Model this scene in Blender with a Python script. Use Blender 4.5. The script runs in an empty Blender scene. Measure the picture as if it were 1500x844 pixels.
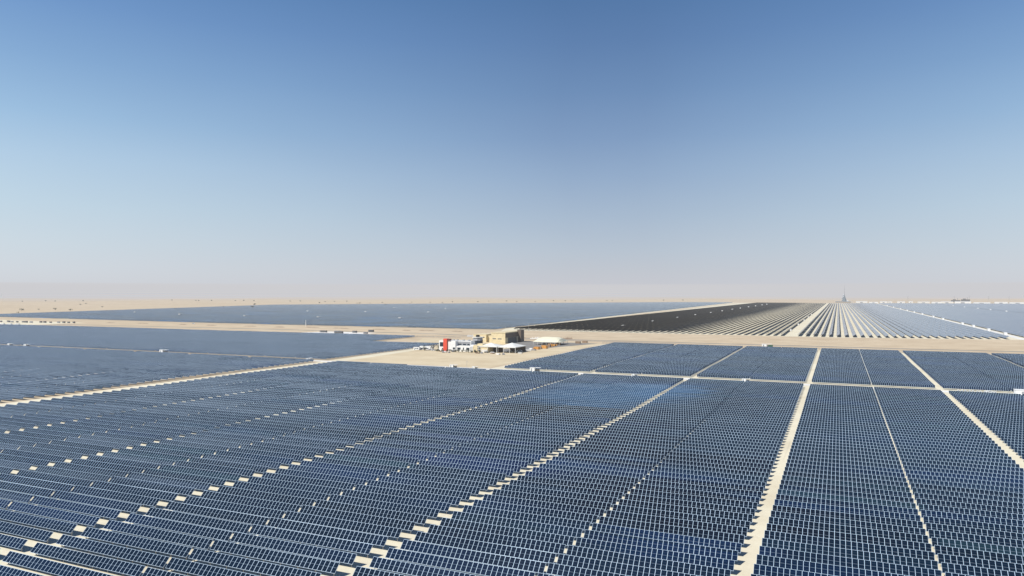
import bpy, math, random
from math import sin, cos, pi, radians, atan, sqrt, hypot
random.seed(11)
S = bpy.context.scene
COL = S.collection

# ------------------------------------------------------------------ helpers
def setp(o, label=None, cat=None, group=None, kind=None):
    if label: o['label'] = label
    if cat: o['category'] = cat
    if group: o['group'] = group
    if kind: o['kind'] = kind
    return o

class MB:
    def __init__(s):
        s.v = []; s.f = []; s.uv = []; s.mi = []
    def quad(s, a, b, c, d, uv=None, mi=0):
        n = len(s.v); s.v += [a, b, c, d]; s.f.append((n, n+1, n+2, n+3))
        s.uv += uv if uv else [(0, 0)]*4; s.mi.append(mi)
    def poly(s, pts, mi=0):
        n = len(s.v); s.v += list(pts); s.f.append(tuple(range(n, n+len(pts))))
        s.uv += [(0, 0)]*len(pts); s.mi.append(mi)
    def box(s, x0, x1, y0, y1, z0, z1, mi=0, bottom=True):
        p = [(x0,y0,z0),(x1,y0,z0),(x1,y1,z0),(x0,y1,z0),(x0,y0,z1),(x1,y0,z1),(x1,y1,z1),(x0,y1,z1)]
        n = len(s.v); s.v += p
        fs = [(0,1,5,4),(1,2,6,5),(2,3,7,6),(3,0,4,7),(4,5,6,7)] + ([(3,2,1,0)] if bottom else [])
        for f in fs:
            s.f.append(tuple(n+i for i in f)); s.uv += [(0, 0)]*4; s.mi.append(mi)
    def bar(s, a, b, r, n=4, mi=0, r2=None):
        r2 = r if r2 is None else r2
        dx, dy, dz = (b[i]-a[i] for i in range(3))
        L = sqrt(dx*dx+dy*dy+dz*dz) or 1; d = (dx/L, dy/L, dz/L)
        u = (0, 0, 1) if abs(d[2]) < .9 else (1, 0, 0)
        p = (d[1]*u[2]-d[2]*u[1], d[2]*u[0]-d[0]*u[2], d[0]*u[1]-d[1]*u[0])
        l = sqrt(sum(i*i for i in p)); p = tuple(i/l for i in p)
        q = (d[1]*p[2]-d[2]*p[1], d[2]*p[0]-d[0]*p[2], d[0]*p[1]-d[1]*p[0])
        k = len(s.v)
        for c, rr in ((a, r), (b, r2)):
            for i in range(n):
                t = 2*pi*(i+.5)/n
                s.v.append(tuple(c[j]+rr*(p[j]*cos(t)+q[j]*sin(t)) for j in range(3)))
        for i in range(n):
            s.f.append((k+i, k+(i+1) % n, k+n+(i+1) % n, k+n+i)); s.uv += [(0, 0)]*4; s.mi.append(mi)
        s.f.append(tuple(k+n+i for i in range(n))); s.uv += [(0, 0)]*n; s.mi.append(mi)
    def lathe(s, prof, n=16, mi=0, cx=0, cy=0):
        k = len(s.v)
        for r, z in prof:
            for i in range(n):
                t = 2*pi*i/n; s.v.append((cx+r*cos(t), cy+r*sin(t), z))
        for j in range(len(prof)-1):
            for i in range(n):
                a = k+j*n+i; b = k+j*n+(i+1) % n
                s.f.append((a, b, b+n, a+n)); s.uv += [(0, 0)]*4; s.mi.append(mi)
    def mesh(s, name, mats):
        me = bpy.data.meshes.new(name); me.from_pydata(s.v, [], s.f)
        ul = me.uv_layers.new(name='UVMap')
        ul.data.foreach_set('uv', [c for p in s.uv for c in p])
        if not isinstance(mats, (list, tuple)): mats = [mats]
        for m in mats: me.materials.append(m)
        me.polygons.foreach_set('material_index', s.mi); me.update()
        return me
    def build(s, name, mats, parent=None, loc=(0, 0, 0), rz=0):
        o = bpy.data.objects.new(name, s.mesh(name, mats)); COL.objects.link(o)
        o.location = loc; o.rotation_euler = (0, 0, rz)
        if parent: o.parent = parent
        return o

def empty(name, label, cat, loc=(0, 0, 0), rz=0, group=None):
    o = bpy.data.objects.new(name, None); COL.objects.link(o)
    o.location = loc; o.rotation_euler = (0, 0, rz); o.empty_display_size = 1
    return setp(o, label, cat, group)

def copy_tree(o, parent=None, loc=None, rz=None, label=None, scale=None):
    c = o.copy(); COL.objects.link(c)
    if parent: c.parent = parent
    if loc is not None: c.location = loc
    if rz is not None: c.rotation_euler = (0, 0, rz)
    if label: c['label'] = label
    if scale: c.scale = (scale,)*3 if not isinstance(scale, tuple) else scale
    for ch in [k for k in bpy.data.objects if k.parent == o] if o.get('_kids') is None else [bpy.data.objects[n] for n in o['_kids']]:
        copy_tree(ch, c)
    return c

def ordn(n):
    return '%d%s' % (n, 'th' if 10 <= n % 100 <= 20 else {1: 'st', 2: 'nd', 3: 'rd'}.get(n % 10, 'th'))

# ------------------------------------------------------------------ materials
def nt(name):
    m = bpy.data.materials.new(name); m.use_nodes = True
    t = m.node_tree; t.nodes.clear()
    out = t.nodes.new('ShaderNodeOutputMaterial'); b = t.nodes.new('ShaderNodeBsdfPrincipled')
    t.links.new(b.outputs[0], out.inputs[0])
    return m, t, b
class N:
    def __init__(s, t): s.t = t
    def node(s, k, **kw):
        n = s.t.nodes.new(k)
        for a, v in kw.items(): setattr(n, a, v)
        return n
    def put(s, inp, v):
        if hasattr(v, 'is_linked') or isinstance(v, bpy.types.NodeSocket): s.t.links.new(v, inp)
        else: inp.default_value = v
    def math(s, op, a, b=0.0, c=0.0):
        n = s.node('ShaderNodeMath', operation=op)
        s.put(n.inputs[0], a); s.put(n.inputs[1], b); s.put(n.inputs[2], c)
        return n.outputs[0]
    def mix(s, f, a, b):
        n = s.node('ShaderNodeMix', data_type='RGBA')
        s.put(n.inputs[0], f); s.put(n.inputs[6], a); s.put(n.inputs[7], b)
        return n.outputs[2]
    def noise(s, vec, scale, detail=3, rough=.55, vs=None):
        if vs:
            m = s.node('ShaderNodeMapping'); s.put(m.inputs['Vector'], vec); m.inputs['Scale'].default_value = vs; vec = m.outputs[0]
        n = s.node('ShaderNodeTexNoise'); s.put(n.inputs['Vector'], vec)
        n.inputs['Scale'].default_value = scale; n.inputs['Detail'].default_value = detail; n.inputs['Roughness'].default_value = rough
        return n.outputs[0]
    def ramp(s, v, a, b):
        n = s.node('ShaderNodeMapRange', clamp=True); s.put(n.inputs[0], v)
        n.inputs[1].default_value = a; n.inputs[2].default_value = b
        return n.outputs[0]
    def pos(s): return s.node('ShaderNodeNewGeometry').outputs['Position']
def rgb(*c): return (c[0], c[1], c[2], 1)

def simple(name, c, rough=.7, var=.15, scale=.8, metal=0.0):
    m, t, b = nt(name); n = N(t); p = n.pos()
    v = n.noise(p, scale, 4)
    d = tuple(x*(1-var) for x in c); e = tuple(min(1, x*(1+var)) for x in c)
    n.put(b.inputs['Base Color'], n.mix(n.ramp(v, .3, .7), rgb(*d), rgb(*e)))
    b.inputs['Roughness'].default_value = rough; b.inputs['Metallic'].default_value = metal
    return m

def sand(name, c1, c2, c3, stripes=False):
    m, t, b = nt(name); n = N(t); p = n.pos()
    big = n.noise(p, .0016, 6, .6, (1, 1.6, 1)); mid = n.noise(p, .03, 5, .62); fine = n.noise(p, .55, 5, .7)
    col = n.mix(n.ramp(big, .35, .65), rgb(*c1), rgb(*c2))
    col = n.mix(n.math('MULTIPLY', n.ramp(mid, .40, .66), .8), col, rgb(*c3))
    col = n.mix(n.math('MULTIPLY', n.ramp(fine, .45, .75), .35), col, rgb(*[x*.72 for x in c2]))
    trk = n.noise(p, .9, 2, .5, (.012, 1, 1)); trk2 = n.noise(p, .9, 2, .5, (1, .012, 1))
    where = n.ramp(n.noise(p, .012, 2, .5), .45, .6)
    tr = n.math('MULTIPLY', n.math('MAXIMUM', n.ramp(trk, .60, .66), n.ramp(trk2, .61, .67)), n.math('MULTIPLY', where, .30))
    col = n.mix(tr, col, rgb(*[x*.62 for x in c2]))
    n.put(b.inputs['Base Color'], col)
    b.inputs['Roughness'].default_value = .95
    b.inputs['Specular IOR Level'].default_value = .1
    bp = n.node('ShaderNodeBump'); bp.inputs['Strength'].default_value = .35; bp.inputs['Distance'].default_value = .25
    n.put(bp.inputs['Height'], fine); n.put(b.inputs['Normal'], bp.outputs[0])
    return m

def panel_mat(name, mw, mh_line, tall, edge=True, base=(.0025, .0110, .028), linec=(.46, .60, .75), lw=.10, batch_sheen_tints=(), table_w=36.0, period=76.7, pitch=6.07, plain=False):
    """photovoltaic glass: uv are metres along and up the table"""
    m, t, b = nt(name); n = N(t)
    uv = n.node('ShaderNodeUVMap'); uv.uv_map = 'UVMap'
    sp = n.node('ShaderNodeSeparateXYZ'); n.put(sp.inputs[0], uv.outputs[0]); u, v = sp.outputs[0], sp.outputs[1]
    def line(c, per, w, off=0.0):
        d = n.math('PINGPONG', n.math('ADD', c, off), per/2)
        return n.math('LESS_THAN', d, w/2)
    vert = line(u, mw, lw)
    mid = n.math('LESS_THAN', n.math('ABSOLUTE', n.math('SUBTRACT', v, tall/2)), .035)
    quart = line(v, mh_line, .03)
    edges = n.math('GREATER_THAN', n.math('ABSOLUTE', n.math('SUBTRACT', v, tall/2)), tall/2-.06)
    p = n.pos(); ps = n.node('ShaderNodeSeparateXYZ'); n.put(ps.inputs[0], p)
    # colour differs from table to table, from module to module, and in broad streaks
    row = n.math('FLOOR', n.math('DIVIDE', n.math('ADD', ps.outputs[1], 1.9), pitch))
    colm = n.math('FLOOR', n.math('DIVIDE', n.math('ADD', ps.outputs[0], 16.7+period*20), period/2))
    cv = n.node('ShaderNodeCombineXYZ'); n.put(cv.inputs[0], row); n.put(cv.inputs[1], colm)
    wn = n.node('ShaderNodeTexWhiteNoise', noise_dimensions='3D'); n.put(wn.inputs['Vector'], cv.outputs[0])
    mcell = n.math('FLOOR', n.math('DIVIDE', u, mw)); mrow = n.math('FLOOR', n.math('DIVIDE', v, tall/2))
    cv2 = n.node('ShaderNodeCombineXYZ'); n.put(cv2.inputs[0], mcell); n.put(cv2.inputs[1], mrow); n.put(cv2.inputs[2], row)
    wn2 = n.node('ShaderNodeTexWhiteNoise', noise_dimensions='3D'); n.put(wn2.inputs['Vector'], cv2.outputs[0])
    streak = n.noise(p, .018, 3, .5, (.45, 1.6, 0)); patch = n.noise(p, .006, 3, .5)
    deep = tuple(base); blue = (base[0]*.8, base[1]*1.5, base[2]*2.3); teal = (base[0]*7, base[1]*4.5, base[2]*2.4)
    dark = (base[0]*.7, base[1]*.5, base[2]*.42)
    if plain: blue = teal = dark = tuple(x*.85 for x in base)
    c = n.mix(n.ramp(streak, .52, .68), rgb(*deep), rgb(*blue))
    c = n.mix(n.math('MULTIPLY', n.ramp(streak, .46, .32), .8), c, rgb(*dark))
    c = n.mix(n.math('MULTIPLY', n.ramp(wn.outputs[0], .93, .99), .5), c, rgb(*teal))
    c = n.mix(n.math('MULTIPLY', n.ramp(wn.outputs[0], .12, .02), .5), c, rgb(*blue))
    c = n.mix(n.math('MULTIPLY', wn2.outputs[0], .4), c, rgb(base[0]*1.8, base[1]*1.6, base[2]*1.5))
    c = n.mix(n.math('MULTIPLY', n.ramp(patch, .45, .7), .35), c, rgb(*dark))
    # differently tinted deliveries, plus oblique glass sheen painted in at left, soft edged, broken up table by table
    flat = n.node('ShaderNodeCombineXYZ'); n.put(flat.inputs[0], ps.outputs[0]); n.put(flat.inputs[1], ps.outputs[1])
    for (bx, by), (rx, ry), bc, amt in batch_sheen_tints:
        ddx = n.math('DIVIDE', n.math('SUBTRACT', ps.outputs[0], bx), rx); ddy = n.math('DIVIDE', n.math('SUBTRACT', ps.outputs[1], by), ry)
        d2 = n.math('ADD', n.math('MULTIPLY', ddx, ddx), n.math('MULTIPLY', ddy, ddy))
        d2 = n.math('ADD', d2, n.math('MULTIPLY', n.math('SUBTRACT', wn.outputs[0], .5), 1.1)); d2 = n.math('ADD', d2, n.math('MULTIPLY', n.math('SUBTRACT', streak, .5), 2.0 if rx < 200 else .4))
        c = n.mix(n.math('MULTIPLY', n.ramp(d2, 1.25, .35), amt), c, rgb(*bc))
    dust = n.noise(p, .05, 3, .5)
    c = n.mix(n.math('MULTIPLY', quart, .10), c, rgb(*linec))
    c = n.mix(n.math('MULTIPLY', mid, .26), c, rgb(*linec))
    full = n.math('MAXIMUM', vert, edges if edge else 0.0)
    lc = n.mix(n.ramp(dust, .35, .65), rgb(*[x*.85 for x in linec]), rgb(*linec))
    c = n.mix(full, c, lc)
    n.put(b.inputs['Base Color'], c)
    n.put(b.inputs['Roughness'], n.math('ADD', n.math('MULTIPLY', full, .3), n.math('ADD', .09, n.math('MULTIPLY', dust, .08))))
    b.inputs['IOR'].default_value = 1.34
    return m

M = {}
M['sand'] = sand('desert_sand', (.59, .475, .325), (.65, .535, .38), (.50, .39, .26))
M['pale'] = sand('pale_compacted_sand', (.76, .70, .53), (.81, .75, .58), (.66, .58, .42))
M['yard'] = sand('yard_sand', (.66, .555, .375), (.71, .605, .43), (.56, .45, .29))
M['gravel'] = sand('white_gravel', (.78, .77, .72), (.84, .83, .80), (.70, .68, .62))
M['asphalt'] = sand('worn_asphalt', (.25, .24, .225), (.30, .285, .265), (.21, .20, .185))
M['dune'] = sand('dune_sand', (.64, .49, .36), (.71, .56, .43), (.56, .43, .31))
M['panel'] = panel_mat('solar_glass_fixed', 1.2, .6125, 2.45, batch_sheen_tints=(((-118, 405), (50, 60), (.014, .056, .125), .75), ((-95, 440), (26, 36), (.016, .065, .15), .7), ((-112, 222), (42, 9), (.002, .013, .058), .95), ((-135, 258), (30, 5), (.002, .012, .052), .9), ((-118, 243), (34, 4), (.002, .012, .046), .7),
    ((-128, 335), (60, 22), (.002, .003, .006), 1.0), ((-45, 300), (60, 120), (.002, .005, .013), .85), ((-35, 172), (20, 5), (.004, .018, .06), .8), ((60, 330), (130, 90), (.010, .028, .055), .5), ((-330, 260), (125, 180), (.020, .034, .054), .6), ((-1000, 560), (750, 640), (.075, .10, .135), .7)))  # widest left entries paint the paler oblique reflection of the glass
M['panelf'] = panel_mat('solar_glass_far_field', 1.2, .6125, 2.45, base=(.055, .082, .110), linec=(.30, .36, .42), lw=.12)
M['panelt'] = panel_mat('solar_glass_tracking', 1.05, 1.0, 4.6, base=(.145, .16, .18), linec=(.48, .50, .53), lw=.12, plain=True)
M['back'] = simple('panel_backsheet', (.016, .013, .012), .85)
M['steel'] = simple('galvanised_steel', (.42, .43, .44), .5, .1, 2, .3)
M['dsteel'] = simple('dark_steel', (.10, .10, .10), .6)
M['white'] = simple('white_paint', (.80, .80, .78), .5, .05, .5)
M['offw'] = simple('offwhite_render', (.72, .70, .65), .7, .07, .5)
M['red'] = simple('red_cladding', (.72, .085, .045), .5, .06, .5)
M['dred'] = simple('dark_red_cladding', (.16, .02, .02), .6)
M['beige'] = simple('sandstone_cladding', (.70, .59, .37), .8, .10, .35)
M['beigeroof'] = simple('beige_roof', (.68, .58, .38), .8, .10, .3)
M['brown'] = simple('brown_cladding_and_shade', (.17, .13, .10), .8, .15, .3)  # cladding brown; also painted shade on the warehouse side and under tents
M['glass'] = simple('dark_glazing', (.02, .035, .055), .12, .2, .5)
M['grey'] = simple('grey_metal_cladding', (.30, .31, .33), .5, .12, .6)
M['fabric'] = simple('white_tent_fabric', (.76, .76, .72), .8, .04, .3)
M['cream'] = simple('cream_tent_fabric', (.74, .71, .54), .8, .06, .2)
M['orange'] = simple('orange_paint', (.62, .30, .07), .6, .25, .7)
M['black'] = simple('black_opening', (.015, .015, .015), .8)
M['green'] = simple('green_paint', (.03, .12, .06), .6)
M['tyre'] = simple('tyre_rubber', (.02, .02, .02), .9)
M['soil'] = simple('dark_soil', (.30, .215, .15), .95, .2, .2)
M['leaf'] = simple('desert_foliage', (.075, .085, .04), .9, .35, 1.2)
M['bark'] = simple('acacia_bark', (.13, .09, .06), .9)
M['con'] = simple('concrete', (.50, .48, .44), .85, .1, .5)
M['tglass'] = simple('tower_glazing', (.13, .17, .20), .3)
M['silver'] = simple('silver_fins', (.66, .70, .74), .35, .05, .05, .4)

# ------------------------------------------------------------------ camera
HC = 60.5; TH = atan(478/1054.0); FPX = 1054.0
cam = bpy.data.cameras.new('camera'); co = bpy.data.objects.new('camera', cam); COL.objects.link(co)
co.location = (0, 0, HC); co.rotation_euler = (pi/2+atan(9/1054.0), 0, TH)
cam.lens = 36*FPX/1500; cam.sensor_width = 36; cam.clip_start = 1; cam.clip_end = 120000
S.camera = co
def proj(X, Y, Z=0.0):
    d = Y*cos(TH)-X*sin(TH); l = X*cos(TH)+Y*sin(TH)
    if d < 1: return None
    return 750+FPX*l/d, 431+FPX*(HC-Z)/d, d

# ------------------------------------------------------------------ ground
def hnoise(x, y):
    return (sin(x*.0021+y*.0013)+sin(x*.0009-y*.0024+1.7)+.6*sin(x*.0053+.8)*sin(y*.0041)+.35*sin(x*.013+y*.009))
def ground_z(x, y):
    r = hypot(x, y); out = max(0.0, min(1.0, (-2950-x-.0*y)/1200.0)) if y < 5600 else min(1.0, (y-5600)/2500.0)
    if x > 2300 and y < 5600: out = min(1.0, (x-2300)/1500.0)
    return out*(3.0+4.5*hnoise(x, y)*min(1.5, r/6000.0)) - 6.0*out*0
g = MB(); NA = 160
rad = [0, 60, 150, 300, 600, 1000, 1500, 2000, 2400, 2800, 3200, 3600, 4000, 4500, 5000, 5600, 6200, 6900, 7600, 8400, 9300, 10300, 11500, 13000, 15000, 18000, 22000, 28000, 36000, 48000, 70000]
for r in rad:
    for i in range(NA):
        a = 2*pi*i/NA; x, y = r*cos(a), r*sin(a); g.v.append((x, y, ground_z(x, y)))
for j in range(len(rad)-1):
    for i in range(NA):
        a = j*NA+i; b = j*NA+(i+1) % NA
        g.f.append((a, a+NA, b+NA, b)) if j else g.f.append((a, a+NA, b+NA))
        g.uv += [(0, 0)]*(4 if j else 3); g.mi.append(0)
setp(g.build('ground', M['sand']), 'flat pale desert sand spreading to the hazy horizon', 'ground', kind='structure')

def sheet(name, pts, mat, z, label, cat='road'):
    b = MB(); b.poly([(x, y, z) for x, y in pts]); return setp(b.build(name, mat), label, cat, kind='structure')
def ribbon(name, pts, w, mat, z, label, cat='road'):
    b = MB()
    L, R = [], []
    for i, (x, y) in enumerate(pts):
        x0, y0 = pts[max(0, i-1)]; x1, y1 = pts[min(len(pts)-1, i+1)]
        l = hypot(x1-x0, y1-y0); nx, ny = -(y1-y0)/l, (x1-x0)/l
        ww = w[i] if isinstance(w, (list, tuple)) else w
        L.append((x+nx*ww/2, y+ny*ww/2, z)); R.append((x-nx*ww/2, y-ny*ww/2, z))
    for i in range(len(pts)-1): b.quad(R[i], R[i+1], L[i+1], L[i])
    return setp(b.build(name, mat), label, cat, kind='structure')
AISLES = [-399, -322.4, -246.9, -170.2, -93.35, -16.65, 60.3, 137.0, 213.7]
sheet('field_ground', [(-396, 30), (420, 30), (420, 842), (-258, 842), (-258, 524), (-396, 514)], M['pale'], .02, 'pale compacted sand under the near solar field', 'ground')
ribbon('cross_road', [(-1200, 521), (-420, 522), (420, 516)], 9, M['gravel'], .045, 'straight pale service road crossing between the solar blocks')
ribbon('block_road', [(-411, 60), (-413, 500), (-424, 700)], 16, M['pale'], .040, 'pale sand road along the left solar blocks')
ribbon('perimeter_road', [(-258, 852), (700, 852)], 14, M['yard'], .03, 'sand patrol road outside the fence')
ribbon('tracker_aisle_road', [(-65, 1100), (-65, 5200)], 17, M['pale'], .03, 'wide pale aisle splitting the far tracker rows')
ribbon('inverter_road', [(225, 1150), (225, 5200)], 10, M['gravel'], .03, 'white gravel track beside the far inverters')
ribbon('side_inverter_road', [(-360, 1105), (-360, 5200)], 7, M['pale'], .03, 'pale track through the dark tracker rows')
ribbon('desert_road', [(-460, 985), (-522, 1150), (-560, 1900), (-610, 3100), (-660, 5300)], [26, 24, 28, 34, 42], M['pale'], .03, 'pale desert road climbing diagonally beside the dark tracker rows')
ribbon('dirt_road', [(-2300, 930), (-1500, 935), (-900, 960), (-560, 950), (-380, 905), (100, 905), (800, 950)], 9, M['asphalt'], .035, 'thin dark dirt road through the sand band')
ribbon('access_road', [(-560, 880), (-470, 905), (-400, 880), (-330, 890), (-180, 880)], 6, M['asphalt'], .04, 'narrow asphalt access road behind the buildings')
sheet('building_yard', [(-420, 530), (-262, 527), (-262, 845), (-300, 850), (-520, 850), (-470, 745), (-424, 735)], M['yard'], .025, 'bare sand yard in front of the buildings', 'yard')
sheet('asphalt_yard', [(-345, 668), (-322, 668), (-305, 730), (-268, 845), (-366, 850), (-366, 795), (-330, 760)], M['asphalt'], .05, 'grey asphalt yard beside the warehouse', 'yard')
sheet('white_gravel_pad', [(63.5, 512), (180, 512), (180, 526.5), (92, 526.5), (91, 522), (63.5, 522)], M['gravel'], .06, 'bright white gravel pad at the right end of the cross road', 'ground')
sheet('compound_ground', [(-780, 885), (-660, 885), (-655, 935), (-750, 940)], M['gravel'], .05, 'pale gravel ground of the small compound', 'ground')
sheet('left_compound_ground', [(-1800, 890), (-1440, 880), (-1450, 1010), (-1850, 1050)], M['pale'], .05, 'pale ground of the far left depot', 'ground')

sheet('tracker_ground', [(-508, 1100), (0, 1100), (1250, 1350), (1250, 5250), (-620, 5250)], M['pale'], .02, 'pale ground under the far tracker rows', 'ground')
sheet('left_station_pad', [(-900, 514), (-812, 514), (-800, 519), (-800, 529), (-900, 529)], M['gravel'], .055, 'bright gravel pad at the far left of the cross road', 'ground')
sheet('station_pad', [(-662, 514), (-596, 514), (-590, 528), (-668, 528)], M['gravel'], .055, 'bright gravel pad around the large left station', 'ground')
# ------------------------------------------------------------------ fixed solar tables
PITCH = 6.07; TW = 36.0; ZB = .90; ZT = 2.62; RUN = 1.74; SL = 2.45
ANG = math.atan2(ZT-ZB, RUN)
def undul(x, y): return .16*sin(x*.011+y*.017)+.12*sin(y*.041-x*.007+1.3)+.07*sin(x*.09+y*.05)
def table_faces(b, x0, x1, ytop, mi_p=0, mi_b=1, thick=.06, dz=0.0):
    """one tilted panel slab; front face carries metre uvs"""
    yb = ytop-RUN; nx, ny, nz = 0, -sin(ANG)*thick, cos(ANG)*thick
    A, B, Cc, D = (x0, yb, ZB+dz), (x1, yb, ZB+dz), (x1, ytop, ZT+dz), (x0, ytop, ZT+dz)
    lo = lambda p: (p[0], p[1]-ny, p[2]-nz)
    w = x1-x0
    b.quad(A, B, Cc, D, [(0, 0), (w, 0), (w, SL), (0, SL)], mi_p)
    b.quad(lo(D), lo(Cc), lo(B), lo(A), None, mi_b)
    b.quad(lo(A), lo(B), B, A, None, 2); b.quad(D, Cc, lo(Cc), lo(D), None, 2)
    b.quad(lo(B), lo(Cc), Cc, B, None, 2); b.quad(lo(D), lo(A), A, D, None, 2)
def support(b, x0, x1, ytop, mi=3, full=True, step=4.5):
    n = max(2, int((x1-x0)/step)); ym = ytop-RUN*.5
    for i in range(n):
        x = x0+.9+(x1-x0-1.8)*i/(n-1)
        zt = (ZT+ZB)/2-.18
        b.box(x-.07, x+.07, ym-.05, ym+.12, 0, zt, mi, False)
        if full:
            b.bar((x, ytop-RUN+.1, ZB-.06), (x, ytop-.1, ZT-.22), .05, 4, mi)
            b.bar((x, ym+.05, .55), (x, ytop-.35, ZT-.45), .035, 4, mi)
    if full:
        for k in (.22, .78):
            b.bar((x0+.1, ytop-RUN+RUN*k, ZB+(ZT-ZB)*k-.12), (x1-.1, ytop-RUN+RUN*k, ZB+(ZT-ZB)*k-.12), .045, 4, mi)

pm = MB(); table_faces(pm, 0, TW, 0); pan_me = pm.mesh('panel_array', [M['panel'], M['back'], M['steel']])
sm = MB(); support(sm, 0, TW, 0, 0); sm.v = [(a, b_, c_ if c_ > .01 else -.5) for a, b_, c_ in sm.v]; sup_me = sm.mesh('support_frame', [M['steel']])

# strips: (left x, phrase)
strips = []
names = {
 -5: ('right of the broad left block road', 'left of the far-left dotted gap'),
 -4: ('right of the small far-left aisle', 'in the strip ending at the left dotted aisle'),
 -3: ('just right of the left dotted aisle', 'just left of the lower-left stepped aisle'),
 -2: ('just right of the lower-left stepped aisle', 'just left of the bottom-centre stepped aisle'),
 -1: ('just right of the bottom-centre stepped aisle', 'just left of the steep pale aisle'),
 0: ('just right of the steep pale aisle', 'just left of the rightmost pale aisle'),
 1: ('just right of the rightmost pale aisle', 'two strips right of the rightmost pale aisle'),
}
for k in range(-5, 5):
    x = {-5: -398.5, -4: -322.4, -3: -246.9, -2: -170.2, -1: -93.35}.get(k, -16.65+76.8*k)
    strips.append((x, k, 0)); strips.append((x+36.68, k, 1))
rows_lower = [4.3+PITCH*i for i in range(5, 84)]     # near block, up to y about 508
rows_upper = [531+PITCH*i for i in range(0, 52)]     # beyond the cross road
cand = []; rest = []
def inview(x0, x1, y, z=1.5, mar=25):
    ps = [proj(x, yy, z) for x in (x0, (x0+x1)/2, x1) for yy in (y-2, y)]
    if any(p is None for p in ps): return False
    return min(p[0] for p in ps) < 1500+mar and max(p[0] for p in ps) > -mar and min(p[1] for p in ps) < 844+mar
for (x, k, h) in strips:
    n = 0
    for yr in rows_lower:
        yt = yr+(.35 if k % 2 else 0)
        if yt > 507.5 and x > -330: continue
        if yt > 512: continue
        if not inview(x, x+TW, yt): continue
        a = proj(x, yt, 2); b = proj(x+TW, yt, 2); c = proj(x+TW/2, yt, 2)
        x0 = max(0, min(1500, a[0])); x1 = max(0, min(1500, b[0]))
        if c[1] > 870: vis = False
        vis = (x1-x0 > 25) and min(a[1] + (b[1]-a[1])*((x0-a[0])/(b[0]-a[0])), 9e9) < 840
        size = (x1-x0)/c[2]
        if vis: n += 1
        cand.append((size if vis else 0, x, yt, k, h, n))
cand.sort(key=lambda c: -c[0])
ind = [c for c in cand[:300] if c[0] > 0]; rest = [(c[1], c[2]) for c in cand[len(ind):]]
for i, (s_, x, yt, k, h, n) in enumerate(ind):
    ph = names.get(k, ('at right', 'at far right'))[h]
    t = empty('solar_table', 'blue solar table, %s from the bottom, %s' % (ordn(n), ph), 'solar table', (x, yt, 0), 0, 'tilted solar tables of the near field')
    t.location.z = undul(x, yt)-.02+.03*sin(i*7.3); t.rotation_euler = (radians(.3*sin(i*3.1)), radians(.12*sin(i*5.7)), 0)
    for nm, me in (('panel_array', pan_me), ('support_frame', sup_me)):
        o = bpy.data.objects.new(nm, me); COL.objects.link(o); o.parent = t
# the many other tables, too far to count, as one mass
fm = MB()
for x, yt in rest:
    table_faces(fm, x, x+TW, yt, dz=undul(x, yt)); support(fm, x, x+TW, yt, 2, False, 7)
for (x, k, h) in strips:
    if k < -3: continue
    for yt in rows_upper:
        if inview(x, x+TW, yt):
            table_faces(fm, x, x+TW, yt, dz=undul(x, yt)); support(fm, x, x+TW, yt, 2, False, 9)
for k in range(0, 12):                                # blocks left of the block road
    xr = -424-76.8*k
    for part in (0, 1):
        x1 = xr-36.83*part; x0 = x1-TW
        for i in range(0, 80):
            yt = 30+PITCH*i
            if yt > 512 or not inview(x0, x1, yt): continue
            table_faces(fm, x0, x1, yt, dz=undul(x0, yt)); support(fm, x0, x1, yt, 2, False, 9)
for k in range(0, 14):                                # blocks beyond the cross road at left
    xr = -428-74.6*k
    for part in (0, 1):
        x1 = xr-36.83*part; x0 = x1-TW
        for i in range(0, 55):
            yt = 533+PITCH*i
            if yt > 742 and x1 > -505: continue
            if not inview(x0, x1, yt): continue
            table_faces(fm, x0, x1, yt, dz=undul(x0, yt)); support(fm, x0, x1, yt, 2, False, 12)
# far left field, kilometres of rows
yt = 1092
while yt < 5300:
    xl = -2080 if yt < 1200 else (-2250-(yt-1300)*.34 if yt < 3100 else (-2860+(yt-3100)*.80))
    xr = -520-.036*(yt-1092)-12
    ylim = 0
    x = xr
    while x > xl:
        w = 74 if (x-74) > xl else x-xl
        near = 1092+max(0.0, (-900-x))*.075
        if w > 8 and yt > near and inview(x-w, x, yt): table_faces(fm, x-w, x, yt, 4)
        x -= 78
    j = int((yt-1092)/PITCH)
    yt += PITCH*(1 if j % 62 else 2.2)
setp(fm.build('solar_table_field', [M['panel'], M['back'], M['steel'], M['steel'], M['panelf']]), 'endless blue grey rows of tilted solar tables reaching toward the dunes', 'solar field', 'tilted solar tables beyond the near field', 'stuff')

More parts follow.
